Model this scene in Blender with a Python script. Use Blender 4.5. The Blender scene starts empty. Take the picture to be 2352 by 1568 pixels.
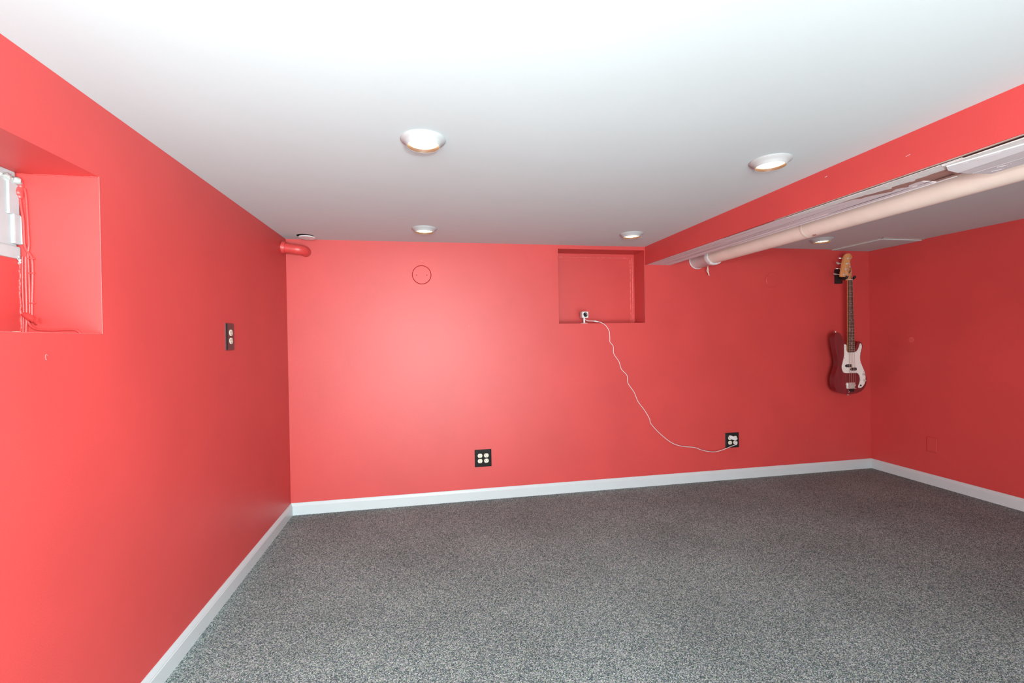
import bpy, bmesh, math, random
from mathutils import Vector, Matrix
random.seed(7)
S = bpy.context.scene
COL = S.collection
PI = math.pi

# ------------------------------------------------------------------ camera
def make_camera():
    yaw, pitch, roll, h = .18457, -.0050, -.01723, 1.1849
    f = Vector((math.sin(yaw)*math.cos(pitch), math.cos(yaw)*math.cos(pitch), math.sin(pitch)))
    r = Vector((math.cos(yaw), -math.sin(yaw), 0)); u = r.cross(f)
    r2 = math.cos(roll)*r + math.sin(roll)*u; u2 = -math.sin(roll)*r + math.cos(roll)*u
    m = Matrix((r2, u2, -f)).transposed().to_4x4(); m.translation = (0, 0, h)
    cd = bpy.data.cameras.new('camera'); cd.sensor_width = 36; cd.lens = 1047.35/2352*36
    cd.clip_start = .02; cd.clip_end = 60
    o = bpy.data.objects.new('camera', cd); o.matrix_world = m; COL.objects.link(o); S.camera = o
make_camera()
# ------------------------------------------------------------------ world, lights, exposure
w = bpy.data.worlds.new('world'); S.world = w; w.use_nodes = True
w.node_tree.nodes['Background'].inputs[0].default_value = (.80, .90, 1, 1)
w.node_tree.nodes['Background'].inputs[1].default_value = 1.0
S.view_settings.view_transform = 'Standard'; S.view_settings.look = 'None'
S.view_settings.gamma = 1; S.view_settings.use_curve_mapping = False
S.view_settings.exposure = 0.0
DOWN_E = 11.0
def lamp(name, kind, loc, power, col, rot=None, **k):
    l = bpy.data.lights.new(name, kind); l.energy = power; l.color = col
    for a, v in k.items(): setattr(l, a, v)
    o = bpy.data.objects.new(name, l); o.location = loc; COL.objects.link(o)
    if rot: o.rotation_euler = [math.radians(a) for a in rot]
    return o
# the photographer's flash just above the camera: its zoomed head (forward and to the left) and the bare spill around it
lamp('camera_flash', 'POINT', (.20, -.06, 1.41), 42, (.97, 1, 1), shadow_soft_size=.05)
lamp('flash_head', 'SPOT', (.20, -.06, 1.41), 86, (.87, 1, 1), (78, 0, 10), shadow_soft_size=.05, spot_size=math.radians(110), spot_blend=1)
lamp('flash_head_side', 'SPOT', (.20, -.06, 1.41), 122, (.88, 1, 1), (78, 0, 50), shadow_soft_size=.05, spot_size=math.radians(110), spot_blend=1)
# unseen area fills added behind the camera to brighten the room
lamp('rear_fill_main', 'AREA', (-.3, -1.6, 1.0), 100, (.88, 1, 1), (94, 0, 0), shape='RECTANGLE', size=1.2, size_y=1.2)
lamp('rear_fill_far', 'AREA', (-.1, -2.3, .9), 55, (.95, 1, 1), (100, 0, 0), shape='RECTANGLE', size=1.4, size_y=1.2)
lamp('rear_fill_low', 'AREA', (.6, -.9, .4), 57, (.97, 1, 1), (120, 0, 0), shape='RECTANGLE', size=2.0, size_y=.6)

# ------------------------------------------------------------------ materials
def nt(name):
    m = bpy.data.materials.new(name); m.use_nodes = True
    n = m.node_tree.nodes; return m, n, m.node_tree.links, n['Principled BSDF']
def setp(b, rough, spec=.5, metal=0, coat=0):
    b.inputs['Roughness'].default_value = rough; b.inputs['Metallic'].default_value = metal
    b.inputs['Specular IOR Level'].default_value = spec; b.inputs['Coat Weight'].default_value = coat
    b.inputs['Coat Roughness'].default_value = .08
def mat(name, col, rough=.5, spec=.5, metal=0, coat=0, var=.06, scale=30, bump=0, bscale=200, stretch=(1, 1, 1)):
    m, n, L, b = nt(name); setp(b, rough, spec, metal, coat)
    tc = n.new('ShaderNodeTexCoord'); mp = n.new('ShaderNodeMapping'); mp.inputs['Scale'].default_value = stretch
    L.new(tc.outputs['Object'], mp.inputs[0])
    t = n.new('ShaderNodeTexNoise'); t.inputs['Scale'].default_value = scale; t.inputs['Detail'].default_value = 5
    L.new(mp.outputs[0], t.inputs['Vector'])
    r = n.new('ShaderNodeValToRGB'); r.color_ramp.elements[0].position = .3; r.color_ramp.elements[1].position = .7
    r.color_ramp.elements[0].color = tuple(c*(1-var) for c in col)+(1,)
    r.color_ramp.elements[1].color = tuple(min(1, c*(1+var)) for c in col)+(1,)
    L.new(t.outputs['Fac'], r.inputs[0]); L.new(r.outputs[0], b.inputs['Base Color'])
    if bump:
        t2 = n.new('ShaderNodeTexNoise'); t2.inputs['Scale'].default_value = bscale; t2.inputs['Detail'].default_value = 3
        L.new(mp.outputs[0], t2.inputs['Vector'])
        bp = n.new('ShaderNodeBump'); bp.inputs['Strength'].default_value = bump; bp.inputs['Distance'].default_value = .002
        L.new(t2.outputs['Fac'], bp.inputs['Height']); L.new(bp.outputs[0], b.inputs['Normal'])
    return m
def emis(name, col, strength, base=(.8, .8, .8)):
    m, n, L, b = nt(name); b.inputs['Base Color'].default_value = base+(1,)
    b.inputs['Emission Color'].default_value = col+(1,); b.inputs['Emission Strength'].default_value = strength
    return m
RED = (.53, .055, .052)
M = {}
M['red'] = mat('red_satin_wall_paint', RED, .47, .55, var=.05, scale=2.5, bump=.12, bscale=260)
M['red_gloss'] = mat('red_gloss_paint', (.56, .055, .052), .38, .5, var=.08, scale=40, bump=.35, bscale=90)
M['red_glint_scar'] = mat('red_edge_glint_and_scar', (.50, .12, .115), .7, .2, var=.15, scale=60)  # pale red: painted highlight on the niche edges, also the scar's colour
M['patch'] = mat('slightly_paler_red_patch', (.60, .085, .085), .5, .4, var=.1, scale=60)
M['red_dry'] = mat('red_caulk_seam', (.72, .16, .15), .5, .5, var=.25, scale=120, bump=.5, bscale=150)
M['ceiling'] = mat('white_ceiling_paint', (.52, .62, .635), .75, .3, var=.012, scale=3, bump=.08, bscale=160)
M['trim'] = mat('white_trim_paint', (.51, .575, .595), .35, .5, var=.015, scale=12, bump=.04, bscale=60)
M['white'] = mat('white_plastic', (.62, .63, .63), .35, .5, var=.01)
M['white_chipped'] = mat('white_window_paint', (.37, .415, .425), .5, .3, var=.05, scale=25, bump=.18, bscale=60)
M['caulk'] = mat('grey_white_caulk', (.34, .38, .37), .55, .4, var=.20, scale=70, bump=.8, bscale=120)
M['fixture'] = mat('white_fixture_enamel', (.40, .43, .435), .55, .3, var=.01)
M['black'] = mat('black_glossy_plate', (.012, .013, .014), .16, .6, var=.1)
M['black_matte'] = mat('black_rubber', (.012, .012, .013), .45, .4, var=.2)
M['dark'] = mat('dark_void', (.010, .009, .009), .9, .1, var=.2)
M['ivory'] = mat('ivory_receptacle', (.70, .68, .56), .35, .5, var=.03)
M['chrome'] = mat('brushed_chrome', (.66, .65, .62), .30, .6, metal=.55, var=.05)
M['maple'] = mat('amber_maple', (.62, .30, .11), .28, .5, coat=.5, var=.12, scale=14, stretch=(6, 6, 1))
M['rosewood'] = mat('dark_rosewood', (.060, .026, .016), .45, .4, var=.4, scale=30, stretch=(8, 8, 1))
M['bass_red'] = mat('translucent_dark_red_lacquer', (.15, .006, .009), .16, .5, coat=.6, var=.25, scale=5, stretch=(5, 1, 1))
M['guard'] = mat('white_pickguard', (.76, .76, .72), .25, .5, coat=.3, var=.01)
M['string'] = mat('steel_string', (.60, .56, .50), .3, .5, metal=.8, var=.05)
M['collar'] = mat('grimy_white_collar_paint', (.60, .58, .58), .45, .4, var=.07, scale=20, bump=.2, bscale=60)
M['pipe'] = mat('cream_painted_pipe', (.74, .68, .60), .38, .5, var=.05, scale=8, bump=.15, bscale=40)
M['wood'] = mat('whitewashed_beam_wood', (.66, .61, .64), .65, .3, var=.08, scale=10, bump=.3, bscale=30, stretch=(9, .35, 9))
M['paper'] = mat('torn_white_paper', (.66, .69, .68), .6, .3, var=.08, scale=20, bump=.5, bscale=50)
M['board'] = mat('grey_gypsum_board', (.56, .55, .58), .7, .3, var=.06, scale=18, bump=.3, bscale=60, stretch=(4, .5, 4))
M['flap'] = mat('white_peeled_paint', (.76, .81, .84), .55, .4, var=.04, scale=9, bump=.3, bscale=30)
M['rust'] = mat('rusty_brown_gap', (.12, .06, .05), .8, .2, var=.5, scale=60)
M['bead'] = mat('beige_corner_bead', (.48, .40, .35), .6, .3, var=.15, scale=40)
M['brown_board'] = mat('brown_bare_board', (.34, .19, .16), .75, .2, var=.15, scale=20, stretch=(4, .5, 4))
M['ledge'] = mat('cream_bare_plaster', (.72, .66, .52), .6, .3, var=.15, scale=50)
M['script'] = mat('dark_decal_ink', (.05, .02, .015), .4, .4)
M['lens_glow'] = emis('lit_lens', (1, .66, .34), DOWN_E)
M['lens_side'] = mat('rim_with_painted_lens_glow', (.075, .046, .034), .5, .3)  # orange glow of the lens is put into the rim's base colour
g, n, L, b = nt('window_glass'); setp(b, .03, .5); b.inputs['Transmission Weight'].default_value = 1
b.inputs['Base Color'].default_value = (.9, .97, .95, 1); M['glass'] = g

def carpet():
    m, n, L, b = nt('charcoal_fleck_carpet'); setp(b, .95, .15)
    tc = n.new('ShaderNodeTexCoord')
    v = n.new('ShaderNodeTexVoronoi'); v.inputs['Scale'].default_value = 340; L.new(tc.outputs['Object'], v.inputs['Vector'])
    sp = n.new('ShaderNodeSeparateColor'); L.new(v.outputs['Color'], sp.inputs[0])
    r = n.new('ShaderNodeValToRGB'); e = r.color_ramp.elements
    e[0].position = 0; e[0].color = (.052, .070, .075, 1); e[1].position = 1; e[1].color = (.43, .56, .54, 1)
    for p, c in ((.35, (.100, .132, .136)), (.62, (.225, .285, .275)), (.85, (.32, .41, .40))):
        k = e.new(p); k.color = c+(1,)
    L.new(sp.outputs[0], r.inputs[0])
    t = n.new('ShaderNodeTexNoise'); t.inputs['Scale'].default_value = 140; t.inputs['Detail'].default_value = 2; L.new(tc.outputs['Object'], t.inputs['Vector'])
    hue = n.new('ShaderNodeMix'); hue.data_type = 'RGBA'; hue.blend_type = 'SOFT_LIGHT'; hue.inputs[0].default_value = .22
    L.new(r.outputs[0], hue.inputs[6]); L.new(v.outputs['Color'], hue.inputs[7])
    big = n.new('ShaderNodeTexNoise'); big.inputs['Scale'].default_value = 2.2; big.inputs['Detail'].default_value = 6; L.new(tc.outputs['Object'], big.inputs['Vector'])
    mr = n.new('ShaderNodeMapRange'); mr.inputs[1].default_value = .3; mr.inputs[2].default_value = .7; mr.inputs[3].default_value = .88; mr.inputs[4].default_value = 1.12
    L.new(big.outputs['Fac'], mr.inputs[0])
    mu = n.new('ShaderNodeMix'); mu.data_type = 'RGBA'; mu.blend_type = 'MULTIPLY'; mu.inputs[0].default_value = 1
    L.new(hue.outputs[2], mu.inputs[6]); L.new(mr.outputs[0], mu.inputs[7]); L.new(mu.outputs[2], b.inputs['Base Color'])
    bp = n.new('ShaderNodeBump'); bp.inputs['Strength'].default_value = .6; bp.inputs['Distance'].default_value = .003
    L.new(v.outputs['Distance'], bp.inputs['Height']); L.new(bp.outputs[0], b.inputs['Normal'])
    return m
M['carpet'] = carpet()

# ------------------------------------------------------------------ mesh helpers
def link(name, bm, m, parent=None, smooth=False):
    bmesh.ops.recalc_face_normals(bm, faces=bm.faces)
    me = bpy.data.meshes.new(name); bm.to_mesh(me); bm.free()
    if smooth:
        for p in me.polygons: p.use_smooth = True
        try: me.set_sharp_from_angle(angle=math.radians(40))
        except Exception: pass
    me.materials.append(M[m] if isinstance(m, str) else m)
    o = bpy.data.objects.new(name, me); COL.objects.link(o)
    if parent: o.parent = parent; o.matrix_parent_inverse = Matrix.Translation(-Vector(parent.location)) if not parent.rotation_euler[:] != (0, 0, 0) else parent.matrix_basis.inverted()
    return o
def tag(o, label=None, cat=None, group=None, kind=None):
    if label: o['label'] = label
    if cat: o['category'] = cat
    if group: o['group'] = group
    if kind: o['kind'] = kind
    return o
def empty(name, loc, label, cat, group=None):
    o = bpy.data.objects.new(name, None); o.location = loc; o.empty_display_size = .05; COL.objects.link(o)
    return tag(o, label, cat, group)
def struct(name, bm, m, label=None, smooth=False):
    o = link(name, bm, m, None, smooth); o['kind'] = 'structure'
    if label: o['label'] = label
    return o
def box(bm, x0, y0, z0, x1, y1, z1, bev=0, seg=2):
    r = bmesh.ops.create_cube(bm, size=1)
    v = r['verts']
    for k in v: k.co = Vector(((x0+x1)/2+k.co.x*(x1-x0), (y0+y1)/2+k.co.y*(y1-y0), (z0+z1)/2+k.co.z*(z1-z0)))
    if bev:
        es = list({e for k in v for e in k.link_edges})
        bmesh.ops.bevel(bm, geom=es, offset=bev, segments=seg, affect='EDGES', profile=.6)
    return v
def bx(*a, **k): bm = bmesh.new(); box(bm, *a, **k); return bm
def tube(bm, pts, r, seg=10, cap=True, smooth_n=0):
    pts = [Vector(p) for p in pts]
    if smooth_n:
        q = []
        for i in range(len(pts)-1):
            p0, p1, p2, p3 = pts[max(i-1, 0)], pts[i], pts[i+1], pts[min(i+2, len(pts)-1)]
            for s in range(smooth_n):
                t = s/smooth_n
                q.append(.5*((2*p1)+(-p0+p2)*t+(2*p0-5*p1+4*p2-p3)*t*t+(-p0+3*p1-3*p2+p3)*t**3))
        q.append(pts[-1]); pts = q
    rs = r if isinstance(r, (list, tuple)) else [r]*len(pts)
    if len(rs) != len(pts): rs = [rs[min(int(i*len(rs)/len(pts)), len(rs)-1)] for i in range(len(pts))]
    rings = []; up = None
    for i, p in enumerate(pts):
        t = (pts[min(i+1, len(pts)-1)]-pts[max(i-1, 0)]).normalized()
        if up is None:
            up = t.orthogonal().normalized()
        up = (up - t*up.dot(t)).normalized(); sd = t.cross(up)
        rings.append([bm.verts.new(p+rs[i]*(math.cos(2*PI*k/seg)*up+math.sin(2*PI*k/seg)*sd)) for k in range(seg)])
    for a, c in zip(rings, rings[1:]):
        for k in range(seg): bm.faces.new((a[k], a[(k+1) % seg], c[(k+1) % seg], c[k]))
    if cap: bm.faces.new(rings[0][::-1]); bm.faces.new(rings[-1])
def lathe(bm, prof, origin, axis=(0, 0, 1), seg=48, ca=True, cb=True):
    o = Vector(origin); ax = Vector(axis).normalized(); u = ax.orthogonal().normalized(); v = ax.cross(u)
    rings = [[bm.verts.new(o+ax*h+r*(math.cos(2*PI*k/seg)*u+math.sin(2*PI*k/seg)*v)) for k in range(seg)] for r, h in prof]
    for a, c in zip(rings, rings[1:]):
        for k in range(seg): bm.faces.new((a[k], a[(k+1) % seg], c[(k+1) % seg], c[k]))
    if ca: bm.faces.new(rings[0][::-1])
    if cb: bm.faces.new(rings[-1])
def prism(bm, pts, fn, t0, t1, bev=0, seg=2):
    """outline pts (a,b), extruded from t0 to t1; fn(a,b,t) -> xyz"""
    A = [bm.verts.new(fn(a, c, t0)) for a, c in pts]; B = [bm.verts.new(fn(a, c, t1)) for a, c in pts]
    fa = bm.faces.new(A); fb = bm.faces.new(B[::-1])
    nn = len(pts)
    for i in range(nn): bm.faces.new((A[i], B[i], B[(i+1) % nn], A[(i+1) % nn]))
    if bev:
        es = list(set(fa.edges) | set(fb.edges))
        bmesh.ops.bevel(bm, geom=es, offset=bev, segments=seg, affect='EDGES', profile=.5)
def smooth_closed(pts, n=4):
    out = []; N = len(pts)
    for i in range(N):
        p0, p1, p2, p3 = [Vector(pts[(i+k-1) % N]) for k in range(4)]
        for s in range(n):
            t = s/n
            q = .5*((2*p1)+(-p0+p2)*t+(2*p0-5*p1+4*p2-p3)*t*t+(-p0+3*p1-3*p2+p3)*t**3)
            out.append((q.x, q.y))
    return out

# ------------------------------------------------------------------ room dimensions (metres)
XL, XR, YB, YF = -.941, 3.8305, 3.3668, -2.6
H, H2 = 1.900, 1.912
BX0, BX1, BZ = 1.7143, 1.930, 1.757         # beam
NW = dict(y0=.55, y1=1.545, z0=1.2215, z1=1.684, x=-1.1425)      # window niche in the left wall
NB = dict(x0=.997, x1=1.708, z0=1.2975, z1=1.871, y=3.550)      # niche in the back wall

struct('floor', bx(XL-.4, YF-.2, -.12, XR+.3, YB+.4, 0), 'carpet', 'charcoal flecked carpet wall to wall')
# main ceiling: a thin slightly wavy sheet with body above it
bm = bmesh.new(); box(bm, XL-.4, YF-.2, H, BX0+.03, YB+.4, H+.14); struct('ceiling', bm, 'ceiling', 'white painted ceiling over the main part of the room')
bm = bmesh.new(); box(bm, BX0+.03, YF-.2, H2, XR+.3, YB+.4, H2+.14); struct('ceiling_bay', bm, 'ceiling', 'white painted ceiling of the bay beyond the beam')

# left wall with the window niche
bm = bmesh.new(); T = XL-.42
box(bm, T, YF-.2, 0, XL, NW['y0'], H)
box(bm, T, NW['y1'], 0, XL, YB+.4, H)
box(bm, T, NW['y0'], 0, XL, NW['y1'], NW['z0'])
box(bm, T, NW['y0'], NW['z1'], XL, NW['y1'], H)
box(bm, T, NW['y0'], NW['z0'], NW['x'], NW['y1'], 1.437)          # masonry below the window
wl = struct('wall_left', bm, 'red', 'red painted wall with the deep window niche')
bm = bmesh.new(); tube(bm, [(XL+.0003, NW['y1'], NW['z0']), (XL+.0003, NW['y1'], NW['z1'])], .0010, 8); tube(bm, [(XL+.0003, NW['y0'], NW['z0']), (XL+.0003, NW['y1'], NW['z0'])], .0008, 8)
c = link('corner_bead_or_edge_glint', bm, 'red_glint_scar', wl)  # thin bead added so its paler colour paints the edge highlight
# lumpy painted seams inside the niche
bm = bmesh.new()
pts = []; x = XL-.004
while x > -1.135:
    pts.append((x, NW['y1']-.0005, NW['z1']-.0005+random.uniform(-.0015, .001))); x -= .007
tube(bm, pts, [random.uniform(.001, .0032) for _ in pts], 6)
z = 1.232; pts = []
while z < 1.43:
    pts.append((-1.1415+random.uniform(-.0012, .0012), NW['y1']-.003+random.uniform(-.0015, .001), z)); z += .009
tube(bm, pts, [random.uniform(.0028, .0046) for _ in range(60)], 9, smooth_n=3)
pts = [(-1.139+random.uniform(-.003, .003), 1.542+random.uniform(-.003, .003), 1.60+k*.01) for k in range(8)]
tube(bm, pts, [.007, .011, .013, .012, .010, .009, .007], 12, smooth_n=3)
link('painted_seam', bm, 'red_gloss', wl, True)
# small hook-shaped scar in the paint below the niche
bm = bmesh.new(); tube(bm, [(XL+.0006, 1.346, 1.164), (XL+.001, 1.341, 1.167), (XL+.001, 1.338, 1.162), (XL+.0008, 1.340, 1.153)], .0012, 6, smooth_n=3)
link('paint_scar', bm, 'red_glint_scar', wl)

# back wall with its niche
bm = bmesh.new(); T = YB+.36
box(bm, XL, YB, 0, NB['x0'], T, H)
box(bm, NB['x1'], YB, 0, XR+.3, T, H2)
box(bm, NB['x0'], YB, 0, NB['x1'], T, NB['z0'])
box(bm, NB['x0'], YB, NB['z1'], NB['x1'], T, H)
box(bm, NB['x0'], NB['y'], NB['z0'], NB['x1'], T, NB['z1'])
wb = struct('wall_back', bm, 'red', 'red painted wall with the square niche')
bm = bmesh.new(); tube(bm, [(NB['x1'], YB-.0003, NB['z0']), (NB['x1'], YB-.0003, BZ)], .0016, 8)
link('corner_bead_or_edge_glint', bm, 'red_glint_scar', wb)  # edge highlight painted as a paler bead along the niche corner
bm = bmesh.new(); box(bm, NB['x0'], NB['y']-.006, NB['z0'], 1.668, NB['y'], 1.838, .001, 1)
link('filler_panel', bm, 'red', wb)
bm = bmesh.new()
pts = [(1.0+k*.0135, NB['y']-.006, 1.840+random.uniform(-.0012, .0012)) for k in range(50)]
tube(bm, pts, [random.uniform(.0008, .0030) for _ in pts], 6)
pts = [(1.670+random.uniform(-.001, .001), NB['y']-.006, 1.30+k*.0135) for k in range(40)]
tube(bm, pts, [random.uniform(.0010, .0036) for _ in pts], 6)
tube(bm, [(1.690, NB['y']-.002, 1.30), (1.690, NB['y']-.002, 1.84)], .0026, 6)
link('caulk_seam', bm, 'red_dry', wb)

# right wall, and the wall behind the camera
wr = struct('wall_right', bx(XR, YF-.2, 0, XR+.3, YB+.4, H2), 'red', 'red painted wall closing the bay')
bm = bmesh.new(); lathe(bm, [(.022, 0), (.020, .0010), (.001, .0014)], (XR, 3.017, 1.125), (-1, 0, 0), 24); link('patched_spot', bm, 'patch', wr)
struct('wall_front', bx(XL-.4, YF-.4, 0, XR+.3, YF, H2), 'ceiling', 'wall behind the photographer')

# baseboards: square board with a stepped, chamfered top
BB = [(0, 0), (.0135, 0), (.0135, .058), (.0115, .0605), (.0115, .063), (.0095, .068), (.006, .076), (.003, .082), (0, .082)]
def baseboard(name, fn, l0, l1, lab):
    bm = bmesh.new(); prism(bm, BB, fn, l0, l1); return struct(name, bm, 'trim', lab)
baseboard('baseboard_left', lambda a, c, t: (XL+a, t, c), YF, YB, 'white baseboard along the wall with the window niche')
baseboard('baseboard_back', lambda a, c, t: (t, YB-a, c), XL, XR, 'white baseboard along the wall with the square niche')
baseboard('baseboard_right', lambda a, c, t: (XR-a, t, c), YF, YB, 'white baseboard along the wall closing the bay')

# ------------------------------------------------------------------ beam with its decayed soffit
bm = bmesh.new(); box(bm, BX0, YF, BZ+.012, BX1, YB, H2+.02)
beam = struct('ceiling_beam', bm, 'red', 'red boxed ceiling beam with a peeling whitewashed underside')
beam['category'] = 'beam'
def pz(a, c, t): return (a, c, t)
bm = bmesh.new(); box(bm, BX0, YF, BZ, BX0+.010, YB, BZ+.012); link('face_edge', bm, 'red', beam)
bm = bmesh.new(); box(bm, BX0+.010, 1.42, BZ+.001, 1.892, YB, BZ+.012); link('soffit_board', bm, 'wood', beam)
bm = bmesh.new(); box(bm, 1.8945, 1.42, BZ-.0005, BX1, YB, BZ+.012); link('soffit_board', bm, 'wood', beam)
bm = bmesh.new(); box(bm, BX0+.010, YF, BZ+.004, 1.890, 1.42, BZ+.012); box(bm, 1.896, YF, BZ+.004, BX1, 1.42, BZ+.012); link('bare_board', bm, 'brown_board', beam)
# open cracks between the boards
def strip(name, m, pts, wd, z, th=.001):
    bm = bmesh.new()
    P = [Vector(p) for p in pts]; Lf = []; Rt = []
    for i, p in enumerate(P):
        ww = wd[i] if isinstance(wd, (list, tuple)) else wd
        Lf.append((p.x-ww/2, p.y)); Rt.append((p.x+ww/2, p.y))
    prism(bm, Lf+Rt[::-1], pz, z-th, z); return link(name, bm, m, beam)
strip('open_crack', 'dark', [(1.8932, 1.86), (1.8932, 1.60), (1.8932, 1.48)], [.0006, .004, .0006], BZ-.0002, .0006)
strip('open_crack', 'dark', [(1.8925, 1.46), (1.8925, 1.38), (1.8925, 1.30)], [.0006, .005, .005], BZ-.0002, .0006)
bm = bmesh.new()
for x0, ya, yb in ((1.770, 2.2, 3.3), (1.835, 1.75, 3.0), (1.862, 2.0, 3.35), (1.905, 2.1, 2.9), (1.80, 2.5, 3.2)):
    y = ya; pts = []
    xx = x0
    while y < yb: pts.append((xx, y, BZ+.0004)); y += .08; xx += random.uniform(-.0035, .0035)
    tube(bm, pts, [.0002]+[random.uniform(.0002, .0006) for _ in pts[2:]]+[.0002], 5)
link('hairline_crack', bm, 'rust', beam)
strip('white_edge_strip', 'flap', [(1.9275, 2.6), (1.9275, 2.0), (1.9275, 1.35)], [.002, .004, .007], BZ-.0006, .001)
# corner bead and the rusty gap beside it
strip('corner_bead_or_edge_glint', 'bead', [(1.7165, 2.0), (1.7185, 1.7), (1.7215, 1.4), (1.7215, 1.05), (1.7215, YF)], [.003, .005, .009, .009, .009], BZ-.0006, .0016)
y = 2.4; pts = []; wd = []
while y > YF: pts.append((1.7235+.006*min(1, (2.4-y)/1.1)+random.uniform(-.0012, .0012), y)); wd.append(max(.0012, .007*min(1, (2.4-y)/1.2)+random.uniform(-.0015, .0015))); y -= .05
strip('rusty_gap', 'rust', pts, wd, BZ-.0003, .0008)
# torn facing paper along the near edge, jagged on its outer side
torn = [(1.733, 1.95), (1.765, 1.90), (1.777, 1.753), (1.78, 1.647), (1.788, 1.593), (1.786, 1.58), (1.797, 1.563), (1.803, 1.52), (1.812, 1.493), (1.797, 1.484), (1.797, 1.462), (1.804, 1.42), (1.812, 1.408), (1.797, 1.392), (1.80, 1.36), (1.796, 1.336), (1.799, 1.291), (1.792, 1.27), (1.75, 1.20), (1.735, 1.20), (1.735, 1.40), (1.737, 1.55), (1.731, 1.70)]
bm = bmesh.new(); prism(bm, torn, pz, BZ-.0042, BZ-.0018); link('torn_paper', bm, 'paper', beam)
bare = [(1.775, 1.90), (1.779, 1.75), (1.782, 1.66), (1.79, 1.60), (1.80, 1.55), (1.81, 1.49), (1.80, 1.45), (1.80, 1.35), (1.80, 1.28), (1.892, 1.28), (1.892, 1.33), (1.862, 1.325), (1.858, 1.38), (1.846, 1.43), (1.852, 1.46), (1.870, 1.475), (1.846, 1.505), (1.862, 1.535), (1.836, 1.575), (1.822, 1.61), (1.823, 1.63), (1.800, 1.65), (1.79, 1.72)]
bm = bmesh.new(); prism(bm, bare, pz, BZ-.0014, BZ+.0004); link('bare_patch', bm, 'brown_board', beam)
# sheets of plaster board still hanging at the near end
def slab(name, m, pts, z0, z1, bev=.0008):
    bm = bmesh.new(); prism(bm, pts, pz, z0, z1, bev, 1); return link(name, bm, m, beam)
slab('plaster_sheet', 'paper', [(1.735, 1.26), (1.750, 1.262), (1.765, 1.18), (1.785, 1.06), (1.785, YF), (1.737, YF)], BZ-.008, BZ-.0045)
slab('plaster_sheet', 'flap', [(1.752, 1.258), (1.795, 1.285), (1.862, 1.300), (1.852, 1.203), (1.846, 1.105), (1.845, YF), (1.775, YF), (1.785, 1.06), (1.765, 1.18)], BZ-.011, BZ-.0015)
slab('plaster_sheet', 'board', [(1.864, 1.300), (1.918, 1.305), (1.921, 1.20), (1.921, YF), (1.847, YF), (1.848, 1.105), (1.854, 1.203)], BZ-.0095, BZ-.0015)
slab('plaster_sheet', 'board', [(1.924, 1.300), (2.000, 1.293), (1.996, 1.20), (1.994, YF), (1.9245, YF)], BZ-.0095, BZ-.0015)
bm = bmesh.new()
for q in ([(1.772, 1.222), (1.778, 1.212), (1.776, 1.205)], [(1.935, 1.235), (1.945, 1.215), (1.94, 1.20)], [(1.965, 1.27), (1.975, 1.245), (1.968, 1.225)], [(1.778, 1.19), (1.783, 1.16), (1.786, 1.13)]):
    tube(bm, [(a, c, BZ-.0108) for a, c in q], .0009, 6, smooth_n=3)
link('paint_curl', bm, 'board', beam)
# small nicks on the beam face
bm = bmesh.new()
tube(bm, [(BX0-.0006, 1.36, 1.820), (BX0-.0010, 1.345, 1.8225)], .0007, 6); tube(bm, [(BX0-.0006, 1.70, 1.865), (BX0-.0008, 1.69, 1.866)], .0010, 6)
link('chipped_spot', bm, 'board', beam)

# ------------------------------------------------------------------ window in the left niche
wx = NW['x']
win = empty('window_1', (wx-.03, 1.05, 1.44), 'white painted basement window set deep in the niche', 'window'); win['kind'] = 'structure'; del win['category']
bm = bmesh.new()
box(bm, wx-.06, 1.42, 1.470, wx, 1.536, 1.684, .003); box(bm, wx-.06, .56, 1.470, wx, .64, 1.684, .003)
box(bm, wx-.06, .64, 1.655, wx-.002, 1.42, 1.684, .003); link('window_frame', bm, 'white_chipped', win)
bm = bmesh.new(); box(bm, wx-.006, 1.506, 1.56, wx+.006, 1.539, 1.664, .002); link('frame_stop', bm, 'white_chipped', win)
bm = bmesh.new(); box(bm, wx-.075, .56, 1.437, wx+.006, 1.541, 1.472, .004); link('window_sill', bm, 'white_chipped', win)
bm = bmesh.new(); box(bm, wx-.03, 1.517, 1.478, wx+.008, 1.543, 1.564, .004); box(bm, wx+.004, 1.539, 1.480, wx+.014, 1.546, 1.560, .002); lk = link('window_latch', bm, 'white_chipped', win)
sash = bmesh.new(); box(sash, wx-.05, 1.36, 1.472, wx-.012, 1.42, 1.655, .004); box(sash, wx-.05, .64, 1.472, wx-.012, .70, 1.655, .004)
box(sash, wx-.05, .70, 1.472, wx-.012, 1.36, 1.510, .003); box(sash, wx-.05, .70, 1.620, wx-.012, 1.36, 1.655, .003)
so = link('window_sash', sash, 'white_chipped', win)
link('glass_pane', bx(wx-.034, .70, 1.51, wx-.030, 1.36, 1.62), 'glass', so)
# lumps of foam and caulk along the head of the window
bm = bmesh.new()
for k in range(26):
    y = 1.20+k*.0132; rr = random.uniform(.006, .014)
    r_ = bmesh.ops.create_icosphere(bm, subdivisions=2, radius=rr)
    cx, cz = wx+random.uniform(-.004, .007), 1.680-random.uniform(0, .012)-(.012 if y > 1.49 else 0)
    for v in r_['verts']: v.co = Vector((cx, y, cz))+v.co*random.uniform(.75, 1.25)
link('caulk_lumps', bm, 'caulk', win, True)['kind'] = 'stuff'
bm = bmesh.new()
for k in range(9):
    r_ = bmesh.ops.create_icosphere(bm, subdivisions=2, radius=random.uniform(.002, .0045))
    c0 = Vector((wx+.004, 1.538+random.uniform(-.006, .004), 1.437+random.uniform(-.014, .01)))
    for v in r_['verts']: v.co = c0+v.co*random.uniform(.7, 1.3)
link('caulk_lumps', bm, 'caulk', win, True)['kind'] = 'stuff'
# window well outside
struct('window_well', bx(wx-.62, .3, 1.1, wx-.58, 1.8, 2.4), 'caulk', 'concrete window well outside the basement window')

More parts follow.
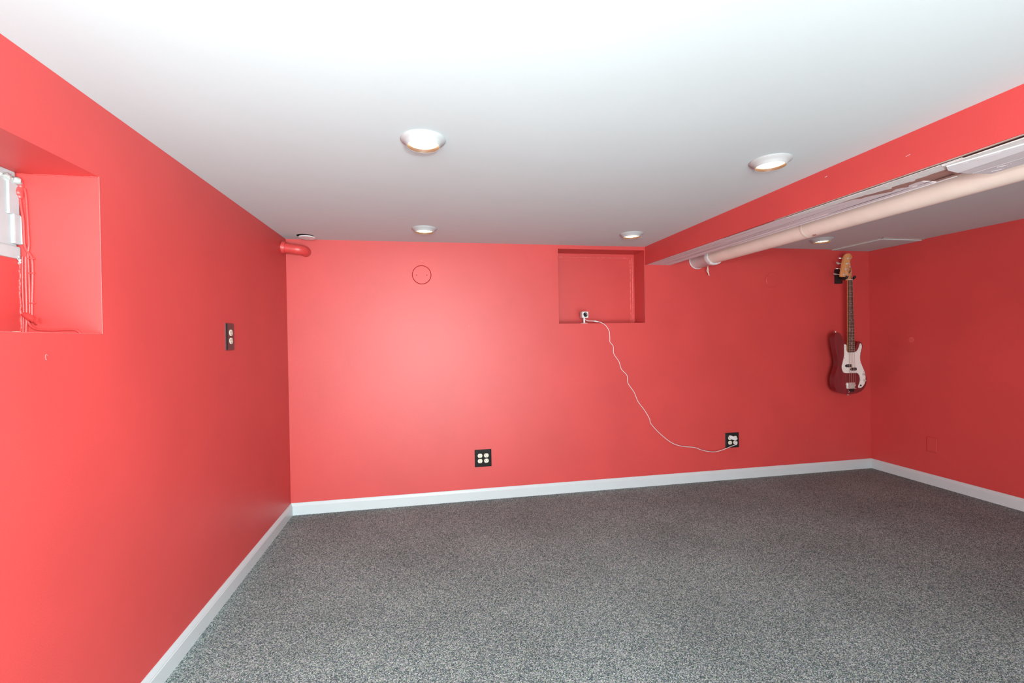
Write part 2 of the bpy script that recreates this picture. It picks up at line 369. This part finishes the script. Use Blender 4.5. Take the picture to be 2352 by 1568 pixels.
# ------------------------------------------------------------------ painted cables in the niche corner
YC = NW['y1']-.0035
cabs = [
 ('painted_cable', [(-1.138, 1.632), (-1.135, 1.594), (-1.130, 1.55), (-1.129, 1.507), (-1.128, 1.480), (-1.123, 1.463), (-1.115, 1.451), (-1.111, 1.438), (-1.110, 1.407), (-1.111, 1.37), (-1.113, 1.32), (-1.114, 1.275)], .0036, 'red painted cable passing behind the window latch and bowing out below it'),
 ('painted_cable', [(-1.125, 1.640), (-1.122, 1.619), (-1.120, 1.569), (-1.1185, 1.519), (-1.1175, 1.480), (-1.1205, 1.455), (-1.1195, 1.42), (-1.119, 1.357), (-1.119, 1.32), (-1.119, 1.275)], .0030, 'red painted cable running beside the bowed cable from the top of the niche'),
 ('painted_cable', [(-1.134, 1.445), (-1.135, 1.382), (-1.135, 1.332), (-1.134, 1.288), (-1.137, 1.2225)], .0028, 'red painted cable closest to the masonry under the window'),
 ('painted_cable', [(-1.126, 1.445), (-1.1268, 1.382), (-1.1268, 1.332), (-1.1268, 1.285), (-1.130, 1.2225)], .0038, 'thickest red painted cable running straight down the niche corner'),
 ('painted_cable', [(-1.126, 1.270), (-1.120, 1.251), (-1.110, 1.2405), (-1.097, 1.236), (-1.065, 1.234), (-1.032, 1.235), (-1.008, 1.234), (-.999, 1.229), (-.994, 1.2225)], .0034, 'red painted cable lying along the ledge of the window niche')]
for nme, pts, r_, lab in cabs:
    bm = bmesh.new(); tube(bm, [(x, YC, z) for x, z in pts], r_, 10, smooth_n=5)
    tag(link(nme, bm, 'red_gloss', None, True), lab, 'cable', 'painted cables in the window niche')
def clip(x, z):
    bm = bmesh.new(); box(bm, x-.007, YC-.0048, z-.0018, x+.009, YC+.0035, z+.0018, .0008, 1); return bm
for x, z, lab in ((-1.112, 1.440, 'small red painted cable clip at the top of the bowed cable'), (-1.113, 1.398, 'small red painted cable clip a little below the topmost one'), (-1.114, 1.312, 'small red painted cable clip above the tape bundle')):
    tag(link('cable_clip', clip(x, z), 'red_gloss'), lab, 'clip')
bm = bmesh.new()
tube(bm, [(-1.133, YC-.002, 1.281), (-1.120, YC-.006, 1.275), (-1.108, YC-.010, 1.267), (-1.098, YC-.014, 1.262)], [.006, .009, .008, .007], 8)
for k in range(4): tube(bm, [(-1.106, YC-.012, 1.266), (-1.090+.002*k, YC-.016-.003*k, 1.268-.005*k)], .003, 6)
tag(link('tape_bundle', bm, 'red_gloss', None, True), 'crumpled red painted bundle of tape tying the niche cables', 'tape')
bm = bmesh.new(); box(bm, -1.141, 1.33, NW['z0'], -1.128, 1.508, NW['z0']+.008, .003); box(bm, -1.141, 1.505, NW['z0'], -1.124, 1.521, NW['z0']+.0095, .004)
tag(link('plaster_scrap', bm, 'ledge'), 'cream strip of bare plaster lying on the window niche ledge', 'plaster')

# ------------------------------------------------------------------ recessed lights
def downlight(x, y, z, label):
    t = empty('ceiling_downlight', (x, y, z), label, 'ceiling light', 'round downlights in the ceiling')
    bm = bmesh.new(); lathe(bm, [(.079, 0), (.0795, -.003), (.0775, -.006), (.069, -.011), (.0615, -.018), (.0590, -.024), (.0575, -.0255), (.0560, -.0250)], (x, y, z), (0, 0, 1), 64, True, False)
    link('trim_ring', bm, 'fixture', t, True)
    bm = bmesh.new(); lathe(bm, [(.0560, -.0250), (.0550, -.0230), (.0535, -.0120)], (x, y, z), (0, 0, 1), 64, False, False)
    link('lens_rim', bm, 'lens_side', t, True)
    bm = bmesh.new(); lathe(bm, [(.0535, -.0120), (.0535, -.0135), (.050, -.0145), (.02, -.0150)], (x, y, z), (0, 0, 1), 64, True, True)
    link('lens', bm, 'lens_glow', t, True)
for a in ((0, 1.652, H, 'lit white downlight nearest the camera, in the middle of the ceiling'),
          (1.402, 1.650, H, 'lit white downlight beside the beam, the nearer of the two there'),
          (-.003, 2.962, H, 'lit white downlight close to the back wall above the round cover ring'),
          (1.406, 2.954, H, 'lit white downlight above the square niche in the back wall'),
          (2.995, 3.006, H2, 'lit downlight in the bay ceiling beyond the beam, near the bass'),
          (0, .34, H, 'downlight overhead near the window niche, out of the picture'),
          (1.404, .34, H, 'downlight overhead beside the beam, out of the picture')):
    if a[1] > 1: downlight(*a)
# crooked cap half over its hole
t = empty('vent_cap', (-.785, 3.262, H), 'small white round cap hanging crooked off its ceiling hole', 'cap')
bm = bmesh.new(); lathe(bm, [(.053, 0), (.053, -.0012)], (-.787, 3.250, H), (0, 0, 1), 32); link('hole', bm, 'dark', t)
bm = bmesh.new(); lathe(bm, [(.052, 0), (.054, -.003), (.050, -.008), (.02, -.010)], (-.783, 3.280, H-.002), (0, .05, 1), 40); link('cap', bm, 'white', t, True)

# ------------------------------------------------------------------ bay ceiling hatch
t = empty('ceiling_hatch', (3.62, 3.13, H2), 'white access hatch in the corner of the bay ceiling', 'hatch')
link('panel', bx(3.452, 2.925, H2-.010, XR-.002, YB-.002, H2-.001, bev=.0015), 'ceiling', t)
bm = bmesh.new(); box(bm, 3.436, 2.905, H2-.004, 3.448, YB-.001, H2, .001, 1); box(bm, 3.436, 2.905, H2-.004, XR-.001, 2.918, H2, .001, 1); link('frame', bm, 'bead', t)

# ------------------------------------------------------------------ pipe beside the beam
PX, PZ, PR = 2.165, 1.797, .060
t = empty('waste_pipe', (PX, YB, PZ), 'thick cream painted pipe running along the far side of the beam', 'pipe')
bm = bmesh.new(); lathe(bm, [(PR, 0), (PR, YB-.02-YF)], (PX, YF, PZ), (0, 1, 0), 48); link('pipe_run', bm, 'pipe', t, True)
bm = bmesh.new()
lathe(bm, [(.069, 0), (.071, -.004), (.071, -.010), (.066, -.014), (.066, -.030)], (PX, YB, PZ), (0, 1, 0), 48)
lathe(bm, [(.066, -.014), (.067, -.19), (.072, -.20), (.073, -.225), (.069, -.235), (.061, -.237)], (PX, YB, PZ), (0, 1, 0), 48)
link('end_collar', bm, 'collar', t, True)
bm = bmesh.new()
pts = [(PX+.069*math.cos(a), YB-.237+random.uniform(-.006, .005), PZ+.069*math.sin(a)) for a in [k*2*PI/40 for k in range(41)]]
tube(bm, pts, [random.uniform(.003, .0055) for _ in pts], 8, smooth_n=3); link('caulk_ring', bm, 'collar', t, True)
bm = bmesh.new(); lathe(bm, [(.0608, 0), (.0616, .003), (.0616, .016), (.0608, .019)], (PX, 2.245, PZ), (0, 1, 0), 48, False, False); link('joint_ring', bm, 'pipe', t, True)
bm = bmesh.new(); box(bm, -.006, -.012, -.003, .006, .012, .003, .001, 1)
o = link('paint_chip', bm, 'brown_board', t); a_ = math.radians(-108); o.matrix_parent_inverse = Matrix(); o.location = (PR*math.cos(a_), 2.20-YB, PR*math.sin(a_)); o.rotation_euler = (0, -(a_-PI/2)-PI, 0)
# little hook hanging below the collar
hk = bmesh.new()
tube(hk, [(2.225, YB-.06, PZ-.050), (2.220, YB-.062, 1.722), (2.214, YB-.064, 1.706), (2.226, YB-.062, 1.690), (2.236, YB-.060, 1.668)], .0036, 8, smooth_n=4)
tube(hk, [(2.226, YB-.058, PZ-.056), (2.229, YB-.058, 1.712), (2.229, YB-.060, 1.695), (2.234, YB-.060, 1.676)], .0030, 8, smooth_n=4)
tag(link('cord_hook', hk, 'pipe', None, True), 'small cream twisted hook hanging under the collar of the pipe', 'hook')

# red elbow in the top left corner
t = empty('red_pipe_elbow', (XL, 3.29, 1.815), 'red painted pipe elbow between two walls in the ceiling corner', 'pipe')
bm = bmesh.new(); pts = [(XL, 3.285, 1.826), (XL+.045, 3.285, 1.820)]
R_ = .045
for k in range(9):
    a = k/8*PI/2; pts.append((XL+.085+R_*math.sin(a), 3.285+R_*(1-math.cos(a)), 1.815-.004*k/8))
pts.append((XL+.085+R_, YB, 1.811)); tube(bm, pts, .0335, 24); link('elbow', bm, 'red_gloss', t, True)
bm = bmesh.new(); tube(bm, [(XL, 3.285, 1.826), (XL+.022, 3.285, 1.823)], [.043, .039], 24); link('wall_socket', bm, 'red_gloss', t, True)

# ------------------------------------------------------------------ round cover plates
def cover(x, z, r, m, label, ring):
    t = empty('round_cover', (x, YB, z), label, 'cover plate')
    bm = bmesh.new(); lathe(bm, [(r, 0), (r, .003), (r-.002, .0045)], (x, YB, z), (0, -1, 0), 56); link('plate', bm, m, t)
    bm = bmesh.new()
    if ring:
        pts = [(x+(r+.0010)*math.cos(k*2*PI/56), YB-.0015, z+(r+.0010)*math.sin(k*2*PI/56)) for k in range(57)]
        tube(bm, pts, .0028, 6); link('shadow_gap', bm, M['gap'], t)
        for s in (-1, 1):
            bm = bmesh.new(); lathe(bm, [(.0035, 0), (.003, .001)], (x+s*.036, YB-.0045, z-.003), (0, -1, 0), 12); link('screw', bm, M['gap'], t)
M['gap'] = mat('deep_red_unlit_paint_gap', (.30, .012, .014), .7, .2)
cover(-.028, 1.662, .065, 'red', 'round red cover plate outlined by a dark gap, under the far downlight', True)
cover(2.868, 1.644, .066, 'red', 'faint round red cover plate on the bay wall beside the bass', False)
bm = bmesh.new()
for x, z in ((-.0975, 1.294), (.307, 1.289), (-.098, 1.602), (-.028, 1.766)): lathe(bm, [(.005, 0), (.004, .0010)], (x, YB, z), (0, -1, 0), 12)
link('filled_screw_hole', bm, 'red_dry', wb)

# ------------------------------------------------------------------ outlets
def rface(w_=.0172, h_=.0146):
    pts = []
    for k in range(40):
        a = 2*PI*k/40; x, y = .0172*math.cos(a), .0172*math.sin(a)
        pts.append((x, max(-h_, min(h_, y))))
    return pts
def outlet(name, loc, W_, H_, gang, frame, label, slots=True):
    """frame(a, b, t): a across, b up, t out of the wall"""
    t = empty(name, loc, label, 'outlet')
    bm = bmesh.new()
    c = .003
    pts = [(-W_/2, -H_/2), (W_/2, -H_/2), (W_/2, H_/2), (-W_/2, H_/2)]
    A = [bm.verts.new(frame(a, b_, 0)) for a, b_ in pts]; B = [bm.verts.new(frame(a, b_, .004)) for a, b_ in pts]
    C = [bm.verts.new(frame(a*(1-.012/W_), b_*(1-.012/H_), .0075)) for a, b_ in pts]
    for P, Q in ((A, B), (B, C)):
        for i in range(4): bm.faces.new((P[i], P[(i+1) % 4], Q[(i+1) % 4], Q[i]))
    bm.faces.new(C); bm.faces.new(A[::-1]); link('cover_plate', bm, 'black', t)
    for gx in gang:
        for s in (1, -1):
            bm = bmesh.new(); prism(bm, rface(), lambda a, b_, q: frame(gx+a, s*.0195+b_, q), .0066, .0092, .0006, 1); f = link('receptacle', bm, 'ivory', t)
            if slots:
                bm = bmesh.new()
                for sx, hh in ((-.0063, .0042), (.0063, .0034)):
                    prism(bm, [(sx-.0011, .003-hh), (sx+.0011, .003-hh), (sx+.0011, .003+hh), (sx-.0011, .003+hh)], lambda a, b_, q: frame(gx+a, s*.0195+b_, q), .0088, .0095)
                prism(bm, [(.0022*math.cos(k*PI/5), -.008+.0022*math.sin(k*PI/5)) for k in range(10)], lambda a, b_, q: frame(gx+a, s*.0195+b_, q), .0088, .0095)
                link('slots', bm, 'dark', f)
        bm = bmesh.new(); o_ = Vector(frame(gx, 0, .0075)); ax = Vector(frame(gx, 0, 1))-Vector(frame(gx, 0, 0))
        lathe(bm, [(.0028, -.0005), (.0028, .0006), (.0012, .0010)], o_, ax, 14); link('screw', bm, 'ivory' if False else 'black_matte', t)
    return t
outlet('wall_outlet', (.395, YB, .3075), .124, .128, (-.0235, .0235), lambda a, b_, q: (.395+a, YB-q, .3075+b_), 'black four-socket outlet plate with nothing plugged in, low on the back wall')
outlet('wall_outlet', (2.4615, YB, .322), .124, .123, (-.0235, .0235), lambda a, b_, q: (2.4615+a, YB-q, .322+b_), 'black four-socket outlet plate with white plugs and the thin cord')
outlet('wall_outlet', (XL, 2.424, 1.220), .086, .131, (0,), lambda a, b_, q: (XL+q, 2.424-a, 1.220+b_), 'black two-socket outlet plate at mid height on the wall with the window')
# plugs
bm = bmesh.new()
pts = smooth_closed([(2.424, .360), (2.434, .366), (2.450, .360), (2.466, .352), (2.482, .350), (2.493, .344), (2.496, .332), (2.482, .327), (2.468, .326), (2.450, .331), (2.436, .335), (2.424, .345)], 3)
prism(bm, pts, lambda a, b_, q: (a, YB-q, b_), .0090, .026, .004, 2); tag(link('charger_plug', bm, 'white', None, True), 'white slanted charger plugged into the upper sockets of the far outlet', 'plug')
bm = bmesh.new(); box(bm, 2.476, YB-.024, .290, 2.496, YB-.0095, .312, .004); box(bm, 2.481, YB-.021, .282, 2.489, YB-.013, .292, .002)
tag(link('cord_plug', bm, 'white', None, True), 'small white plug of the camera cord in the far outlet', 'plug')
# blank plate on the right wall
bm = bmesh.new()
cy, cz, W_, H_ = 2.870, .3135, .071, .112
prism(bm, [(cy-W_/2, cz-H_/2), (cy+W_/2, cz-H_/2), (cy+W_/2, cz+H_/2), (cy-W_/2, cz+H_/2)], lambda a, b_, q: (XR-q, a, b_), 0, .008, .003, 2)
tag(link('blank_plate', bm, 'red'), 'blank outlet plate painted over in wall red, low in the bay', 'cover plate')

# ------------------------------------------------------------------ small security camera on the niche ledge
cx, cy, cz = 1.212, 3.402, NB['z0']
t = empty('security_camera', (cx, cy, cz), 'small white cube camera with a black lens on the niche ledge', 'camera')
bm = bmesh.new(); lathe(bm, [(.029, 0), (.029, .003), (.024, .0055), (.008, .0065)], (cx, cy, cz), (0, 0, 1), 40); link('base', bm, 'white', t, True)
bm = bmesh.new(); box(bm, cx-.0065, cy-.004, cz+.004, cx+.0065, cy+.004, cz+.050, .0015); link('stand', bm, 'white', t, True)
bm = bmesh.new(); box(bm, cx-.023, cy-.024, cz+.043, cx+.027, cy+.026, cz+.093, .005, 3); bd = link('housing', bm, 'white', t, True)
bm = bmesh.new(); lathe(bm, [(.0175, 0), (.0175, .0015), (.0155, .002), (.0135, .0008), (.001, .0008)], (cx+.002, cy-.0238, cz+.068), (0, -1, 0), 40); ln = link('lens_panel', bm, 'black', t, True)
bm = bmesh.new(); lathe(bm, [(.007, 0), (.007, .0025), (.005, .003), (.001, .002)], (cx+.002, cy-.0245, cz+.067), (0, -1, 0), 24); link('lens', bm, 'black', ln, True)
bm = bmesh.new()
lathe(bm, [(.0022, 0), (.0015, .001)], (cx+.002, cy-.0248, cz+.079), (0, -1, 0), 12); link('sensor', bm, 'string', ln)
C_ = [(cx+.004, cy+.012, cz+.040), (1.232, 3.408, 1.324), (1.245, 3.395, 1.318), (1.267, 3.372, 1.316), (1.300, 3.361, 1.311), (1.338, 3.359, 1.301), (1.374, 3.3605, 1.277), (1.400, 3.361, 1.235), (1.405, 3.361, 1.185), (1.406, 3.361, 1.150), (1.432, 3.361, 1.116), (1.436, 3.361, 1.058), (1.477, 3.361, .996), (1.498, 3.361, .934), (1.543, 3.361, .885), (1.551, 3.361, .823), (1.601, 3.361, .749), (1.633, 3.361, .675), (1.687, 3.361, .604), (1.727, 3.360, .536), (1.741, 3.358, .491), (1.815, 3.352, .410), (1.904, 3.346, .339), (1.987, 3.342, .306), (2.106, 3.342, .287), (2.172, 3.340, .262), (2.262, 3.336, .243), (2.329, 3.334, .250), (2.409, 3.338, .270), (2.460, 3.345, .282), (2.485, 3.349, .286)]
bm = bmesh.new(); tube(bm, C_, .0026, 8, smooth_n=6)
cd = tag(link('power_cord', bm, 'white', None, True), 'thin white power cord wriggling down the red wall from the little camera', 'cord')
bm = bmesh.new(); tube(bm, [(1.278, 3.366, 1.3155), (1.284, 3.364, 1.3145), (1.306, 3.360, 1.310), (1.312, 3.3595, 1.3085)], [.0035, .0052, .0052, .0035], 10); link('cord_switch', bm, 'white', cd, True)

# ------------------------------------------------------------------ bass guitar on its hanger
GX, GY = 3.490, 3.240          # centre line, front face of the body
t = empty('bass_guitar', (GX, GY+.045, .675), 'dark red electric bass with white pickguard hanging in the corner', 'bass guitar')
body = [(-.036, 1.075), (-.050, 1.098), (-.070, 1.140), (-.092, 1.180), (-.118, 1.194), (-.143, 1.184), (-.154, 1.15), (-.151, 1.10), (-.138, 1.03), (-.123, .965), (-.124, .92), (-.138, .88), (-.156, .83), (-.163, .79), (-.158, .745), (-.14, .712), (-.10, .687), (-.04, .676), (.03, .677), (.09, .69), (.13, .715), (.153, .75), (.159, .79), (.151, .84), (.127, .895), (.105, .93), (.098, .97), (.105, 1.01), (.118, 1.05), (.122, 1.085), (.108, 1.112), (.088, 1.116), (.068, 1.098), (.050, 1.055), (.036, 1.035), (0, 1.034), (-.034, 1.040)]
gf = lambda a, b_, q: (GX+a, GY+q, b_)
bm = bmesh.new(); prism(bm, smooth_closed(body, 6), gf, 0, .045, .007, 4); link('body', bm, 'bass_red', t, True)
pg = [(-.061, 1.088), (-.061, 1.009), (-.075, .95), (-.086, .909), (-.077, .869), (-.051, .853), (.058, .851), (.080, .838), (.092, .808), (.089, .774), (.073, .738), (.082, .724), (.115, .733), (.138, .766), (.146, .817), (.134, .867), (.110, .917), (.093, .967), (.100, 1.022), (.113, 1.065), (.110, 1.091), (.097, 1.098), (.083, 1.063), (.062, 1.036), (.036, 1.028), (-.034, 1.028), (-.038, 1.085), (-.050, 1.092)]
bm = bmesh.new(); prism(bm, smooth_closed(pg, 3), gf, -.0030, .0008, .0008, 1); g_ = link('pickguard', bm, 'guard', t)
for a, c in ((-.056, 1.075), (-.060, .98), (-.070, .865), (.0, .858), (.055, .857), (.098, .79), (.083, .733), (.128, .79), (.128, .86), (.094, .935), (.098, 1.02), (.103, 1.086)):
    bm = bmesh.new(); lathe(bm, [(.0028, 0), (.0024, .0008)], (GX+a, GY-.0029, c), (0, -1, 0), 10); link('guard_screw', bm, 'black_matte', g_)
# neck and headstock (one piece of maple)
bm = bmesh.new()
Zn, Ze = 1.632, 1.028
prof = [(-1, 0), (-.92, .45), (-.6, .85), (0, 1), (.6, .85), (.92, .45), (1, 0)]
rg = []
for z, hw, dp in ((Zn+.006, .0215, .018), (Zn-.10, .0232, .020), (1.2, .0295, .022), (1.13, .0305, .023), (1.10, .0315, .028), (Ze, .0325, .028)):
    rg.append([bm.verts.new((GX-.002*(z-1)/.6+a*hw, GY-.008+q*dp, z)) for a, q in prof])
for A, B in zip(rg, rg[1:]):
    for i in range(len(prof)): bm.faces.new((A[i], A[(i+1) % len(prof)], B[(i+1) % len(prof)], B[i]))
bm.faces.new(rg[0]); bm.faces.new(rg[-1][::-1])
hd = [(-.0235, 1.630), (-.026, 1.646), (-.040, 1.660), (-.060, 1.656), (-.083, 1.661), (-.086, 1.672), (-.065, 1.772), (-.045, 1.835), (-.027, 1.851), (.003, 1.854), (.020, 1.838), (.028, 1.820), (.016, 1.810), (.008, 1.796), (.008, 1.777), (.017, 1.721), (.024, 1.690), (.021, 1.675), (.012, 1.660), (.012, 1.648), (.0185, 1.630)]
prism(bm, smooth_closed(hd, 3), lambda a, b_, q: (GX+a, GY+q, b_), -.004, .011, .0015, 2)
link('neck', bm, 'maple', t, True)
bm = bmesh.new()
vs = [(-.0215, Zn), (.0205, Zn), (.0340, Ze+.008), (.030, Ze-.002), (-.030, Ze-.002), (-.0315, Ze+.008)]
prism(bm, vs, gf, -.0130, -.0080, .0008, 1); fb = link('fingerboard', bm, 'rosewood', t)
SC = .864
for k in range(1, 21):
    z = Zn-SC*(1-2**(-k/12)); s = (Zn-z)/(Zn-Ze); hw = .0208+(.0318-.0208)*s; cx_ = GX-.0005+.0018*s
    bm = bmesh.new(); box(bm, cx_-hw, GY-.0142, z-.0009, cx_+hw, GY-.0128, z+.0009); link('fret', bm, 'string', fb)
for k in (3, 5, 7, 9, 12, 15, 17, 19):
    z = Zn-SC*(1-(2**(-k/12)+2**(-(k-1)/12))/2)
    for dx in ((-.012, .012) if k == 12 else (0,)):
        bm = bmesh.new(); lathe(bm, [(.0032, 0), (.003, .0003)], (GX+dx, GY-.0130, z), (0, -1, 0), 12); link('inlay_dot', bm, 'guard', fb)
    bm = bmesh.new(); lathe(bm, [(.0016, 0), (.0014, .0003)], (GX-.0215-.0105*(Zn-z)/(Zn-Ze), GY-.010, z), (-1, 0, 0), 8); link('side_dot', bm, 'guard', fb)
bm = bmesh.new(); box(bm, GX-.0215, GY-.0150, Zn-.001, GX+.0205, GY-.004, Zn+.0035, .0006, 1); link('nut', bm, 'guard', t)
# tuners
posts = [(-.013, 1.812), (-.026, 1.769), (-.036, 1.724), (-.056, 1.678)]
for i, (a, z) in enumerate(posts):
    bm = bmesh.new(); lathe(bm, [(.0085, 0), (.0085, .0015), (.0048, .002), (.0038, .009), (.0052, .012), (.005, .015), (.001, .0155)], (GX+a, GY-.004, z), (0, -1, 0), 20)
    box(bm, GX+a-.020, GY+.011, z-.016, GX+a+.012, GY+.014, z+.012, .001, 1)
    ph = link('tuner', bm, 'chrome', t, True)
    ex = GX+a-.042-(.002 if i else -.004)
    bm = bmesh.new(); tube(bm, [(GX+a-.012, GY+.018, z), (ex-.012, GY+.018, z+.006)], .0030, 8)
    pl = [(0, -.004), (-.006, -.012), (-.018, -.014), (-.026, -.007), (-.026, .007), (-.018, .014), (-.006, .012), (0, .004)]
    ang = (.25, 1.0, .3, .6)[i]
    def kf(a2, b2, q, ex=ex, z=z, ang=ang): return (ex-.008+a2, GY+.018+b2*math.cos(ang)+q*math.sin(ang)*-1, z+.006+b2*math.sin(ang)+q*math.cos(ang))
    prism(bm, pl, kf, -.0022, .0022, .0008, 1); link('tuning_key', bm, 'chrome', ph, True)
# dark script marks by the treble edge of the headstock
bm = bmesh.new()
def ink(pts, r_=.0010): tube(bm, [(GX+a, GY-.0044, z) for a, z in pts], r_, 5, smooth_n=3)
ink([(.004, 1.756), (.001, 1.749), (.005, 1.742), (.000, 1.735), (.006, 1.728), (.003, 1.722)]); ink([(.009, 1.735), (.006, 1.728), (.010, 1.721), (.007, 1.714), (.011, 1.708)], .0012)
ink([(.001, 1.716), (-.006, 1.708), (.006, 1.704), (-.010, 1.698), (.000, 1.694)], .0016); ink([(.006, 1.712), (.008, 1.704), (.004, 1.697), (-.004, 1.690), (-.008, 1.686)], .0015); ink([(-.012, 1.706), (-.004, 1.702), (.001, 1.688)], .0012)
link('script_mark', bm, 'script', t)
bm = bmesh.new(); lathe(bm, [(.006, 0), (.006, .002), (.002, .003)], (GX+.004, GY-.004, 1.742), (0, -1, 0), 14); link('string_tree', bm, 'chrome', t, True)
# pickups
for cx_, cz_ in ((-.021, .914), (.024, .885)):
    bm = bmesh.new(); box(bm, GX+cx_-.027, GY-.010, cz_-.0125, GX+cx_+.027, GY-.001, cz_+.0125, .003, 2)
    box(bm, GX+cx_-(.036 if cx_ < 0 else .030), GY-.007, cz_-.006, GX+cx_+(.030 if cx_ < 0 else .033), GY-.001, cz_+.006, .002, 2)
    pk = link('pickup', bm, 'black_matte', t, True)
    bm = bmesh.new()
    for k in range(4): lathe(bm, [(.0022, 0), (.002, .0008)], (GX+cx_-.019+k*.0127, GY-.0098, cz_), (0, -1, 0), 10)
    link('pole_piece', bm, 'chrome', pk)
bm = bmesh.new(); box(bm, GX-.006, GY-.006, .884, GX+.008, GY-.001, .903, .001, 1); link('wood_spacer', bm, 'maple', t)
# bridge
bm = bmesh.new(); box(bm, GX-.040, GY-.003, .722, GX+.040, GY, .772, .001, 1); box(bm, GX-.040, GY-.014, .722, GX+.040, GY-.001, .726, .001, 1); br = link('bridge', bm, 'chrome', t)
for k in range(4):
    bm = bmesh.new(); x = GX-.0285+k*.019; box(bm, x-.008, GY-.014, .748-.002*k, x+.008, GY-.003, .764-.002*k, .002, 2); tube(bm, [(x, GY-.008, .726), (x, GY-.008, .748)], .0018, 8); link('saddle', bm, 'chrome', br, True)
# knobs, jack, strap buttons, tab
for a, z in ((.119, .839), (.126, .787)):
    bm = bmesh.new(); lathe(bm, [(.0095, 0), (.0092, .014), (.0080, .0165), (.001, .017)], (GX+a, GY-.003, z), (0, -1, 0), 28); link('control_knob', bm, 'chrome', t, True)
bm = bmesh.new(); lathe(bm, [(.008, 0), (.007, .003), (.0045, .0035), (.004, .001)], (GX+.096, GY-.003, .745), (0, -1, 0), 20); link('output_jack', bm, 'black_matte', t, True)
for p, ax in (((GX-.118, GY+.022, 1.192), (-.1, 0, 1)), ((GX-.005, GY+.022, .678), (0, 0, -1))):
    bm = bmesh.new(); lathe(bm, [(.006, 0), (.004, .004), (.004, .009), (.0085, .013), (.006, .016), (.001, .0165)], p, ax, 20); link('strap_button', bm, 'chrome', t, True)
bm = bmesh.new(); box(bm, GX-.012, GY-.006, .695, GX+.030, GY-.0005, .720, .003, 2); link('rubber_tab', bm, 'black_matte', t, True)
bm = bmesh.new(); tube(bm, [(GX-.030, GY-.006, .708), (GX-.020, GY-.006, .698), (GX-.028, GY-.006, .688)], .002, 6); link('tab_wire', bm, 'chrome', t)
# strings
for k in range(4):
    nx = GX-.0165+k*.0107; sx = GX-.0285+k*.019
    pa, pzz = posts[3-k] if False else posts[(3, 2, 1, 0)[k]]
    bm = bmesh.new(); tube(bm, [(GX+pa+.003, GY-.013, pzz), (nx, GY-.0158, Zn+.002), (sx, GY-.0165, .756), (sx, GY-.010, .726)], (.0013, .0011, .0010, .0009)[k], 6); link('string', bm, 'string', t)
# black hanger bolted to the wall
t = empty('guitar_hanger', (3.500, YB, 1.678), 'black wall hanger holding the neck of the bass', 'hanger')
bm = bmesh.new(); box(bm, 3.472, YB-.028, 1.615, 3.530, YB, 1.738, .005, 2); link('wall_plate', bm, 'black_matte', t, True)
bm = bmesh.new(); tube(bm, [(3.500, YB-.02, 1.668), (3.494, GY+.050, 1.655), (3.490, GY+.042, 1.652)], .010, 14); link('arm', bm, 'black_matte', t, True)
for s in (-1, 1):
    bm = bmesh.new(); tube(bm, [(3.4885, GY+.040, 1.648), (3.4885+s*.032, GY+.034, 1.640), (3.4885+s*.040, GY+.012, 1.642), (3.4885+s*.038, GY-.012, 1.650), (3.4885+s*.036, GY-.020, 1.664)], [.009, .009, .010, .010, .009], 12, smooth_n=3); link('yoke_prong', bm, 'black_matte', t, True)
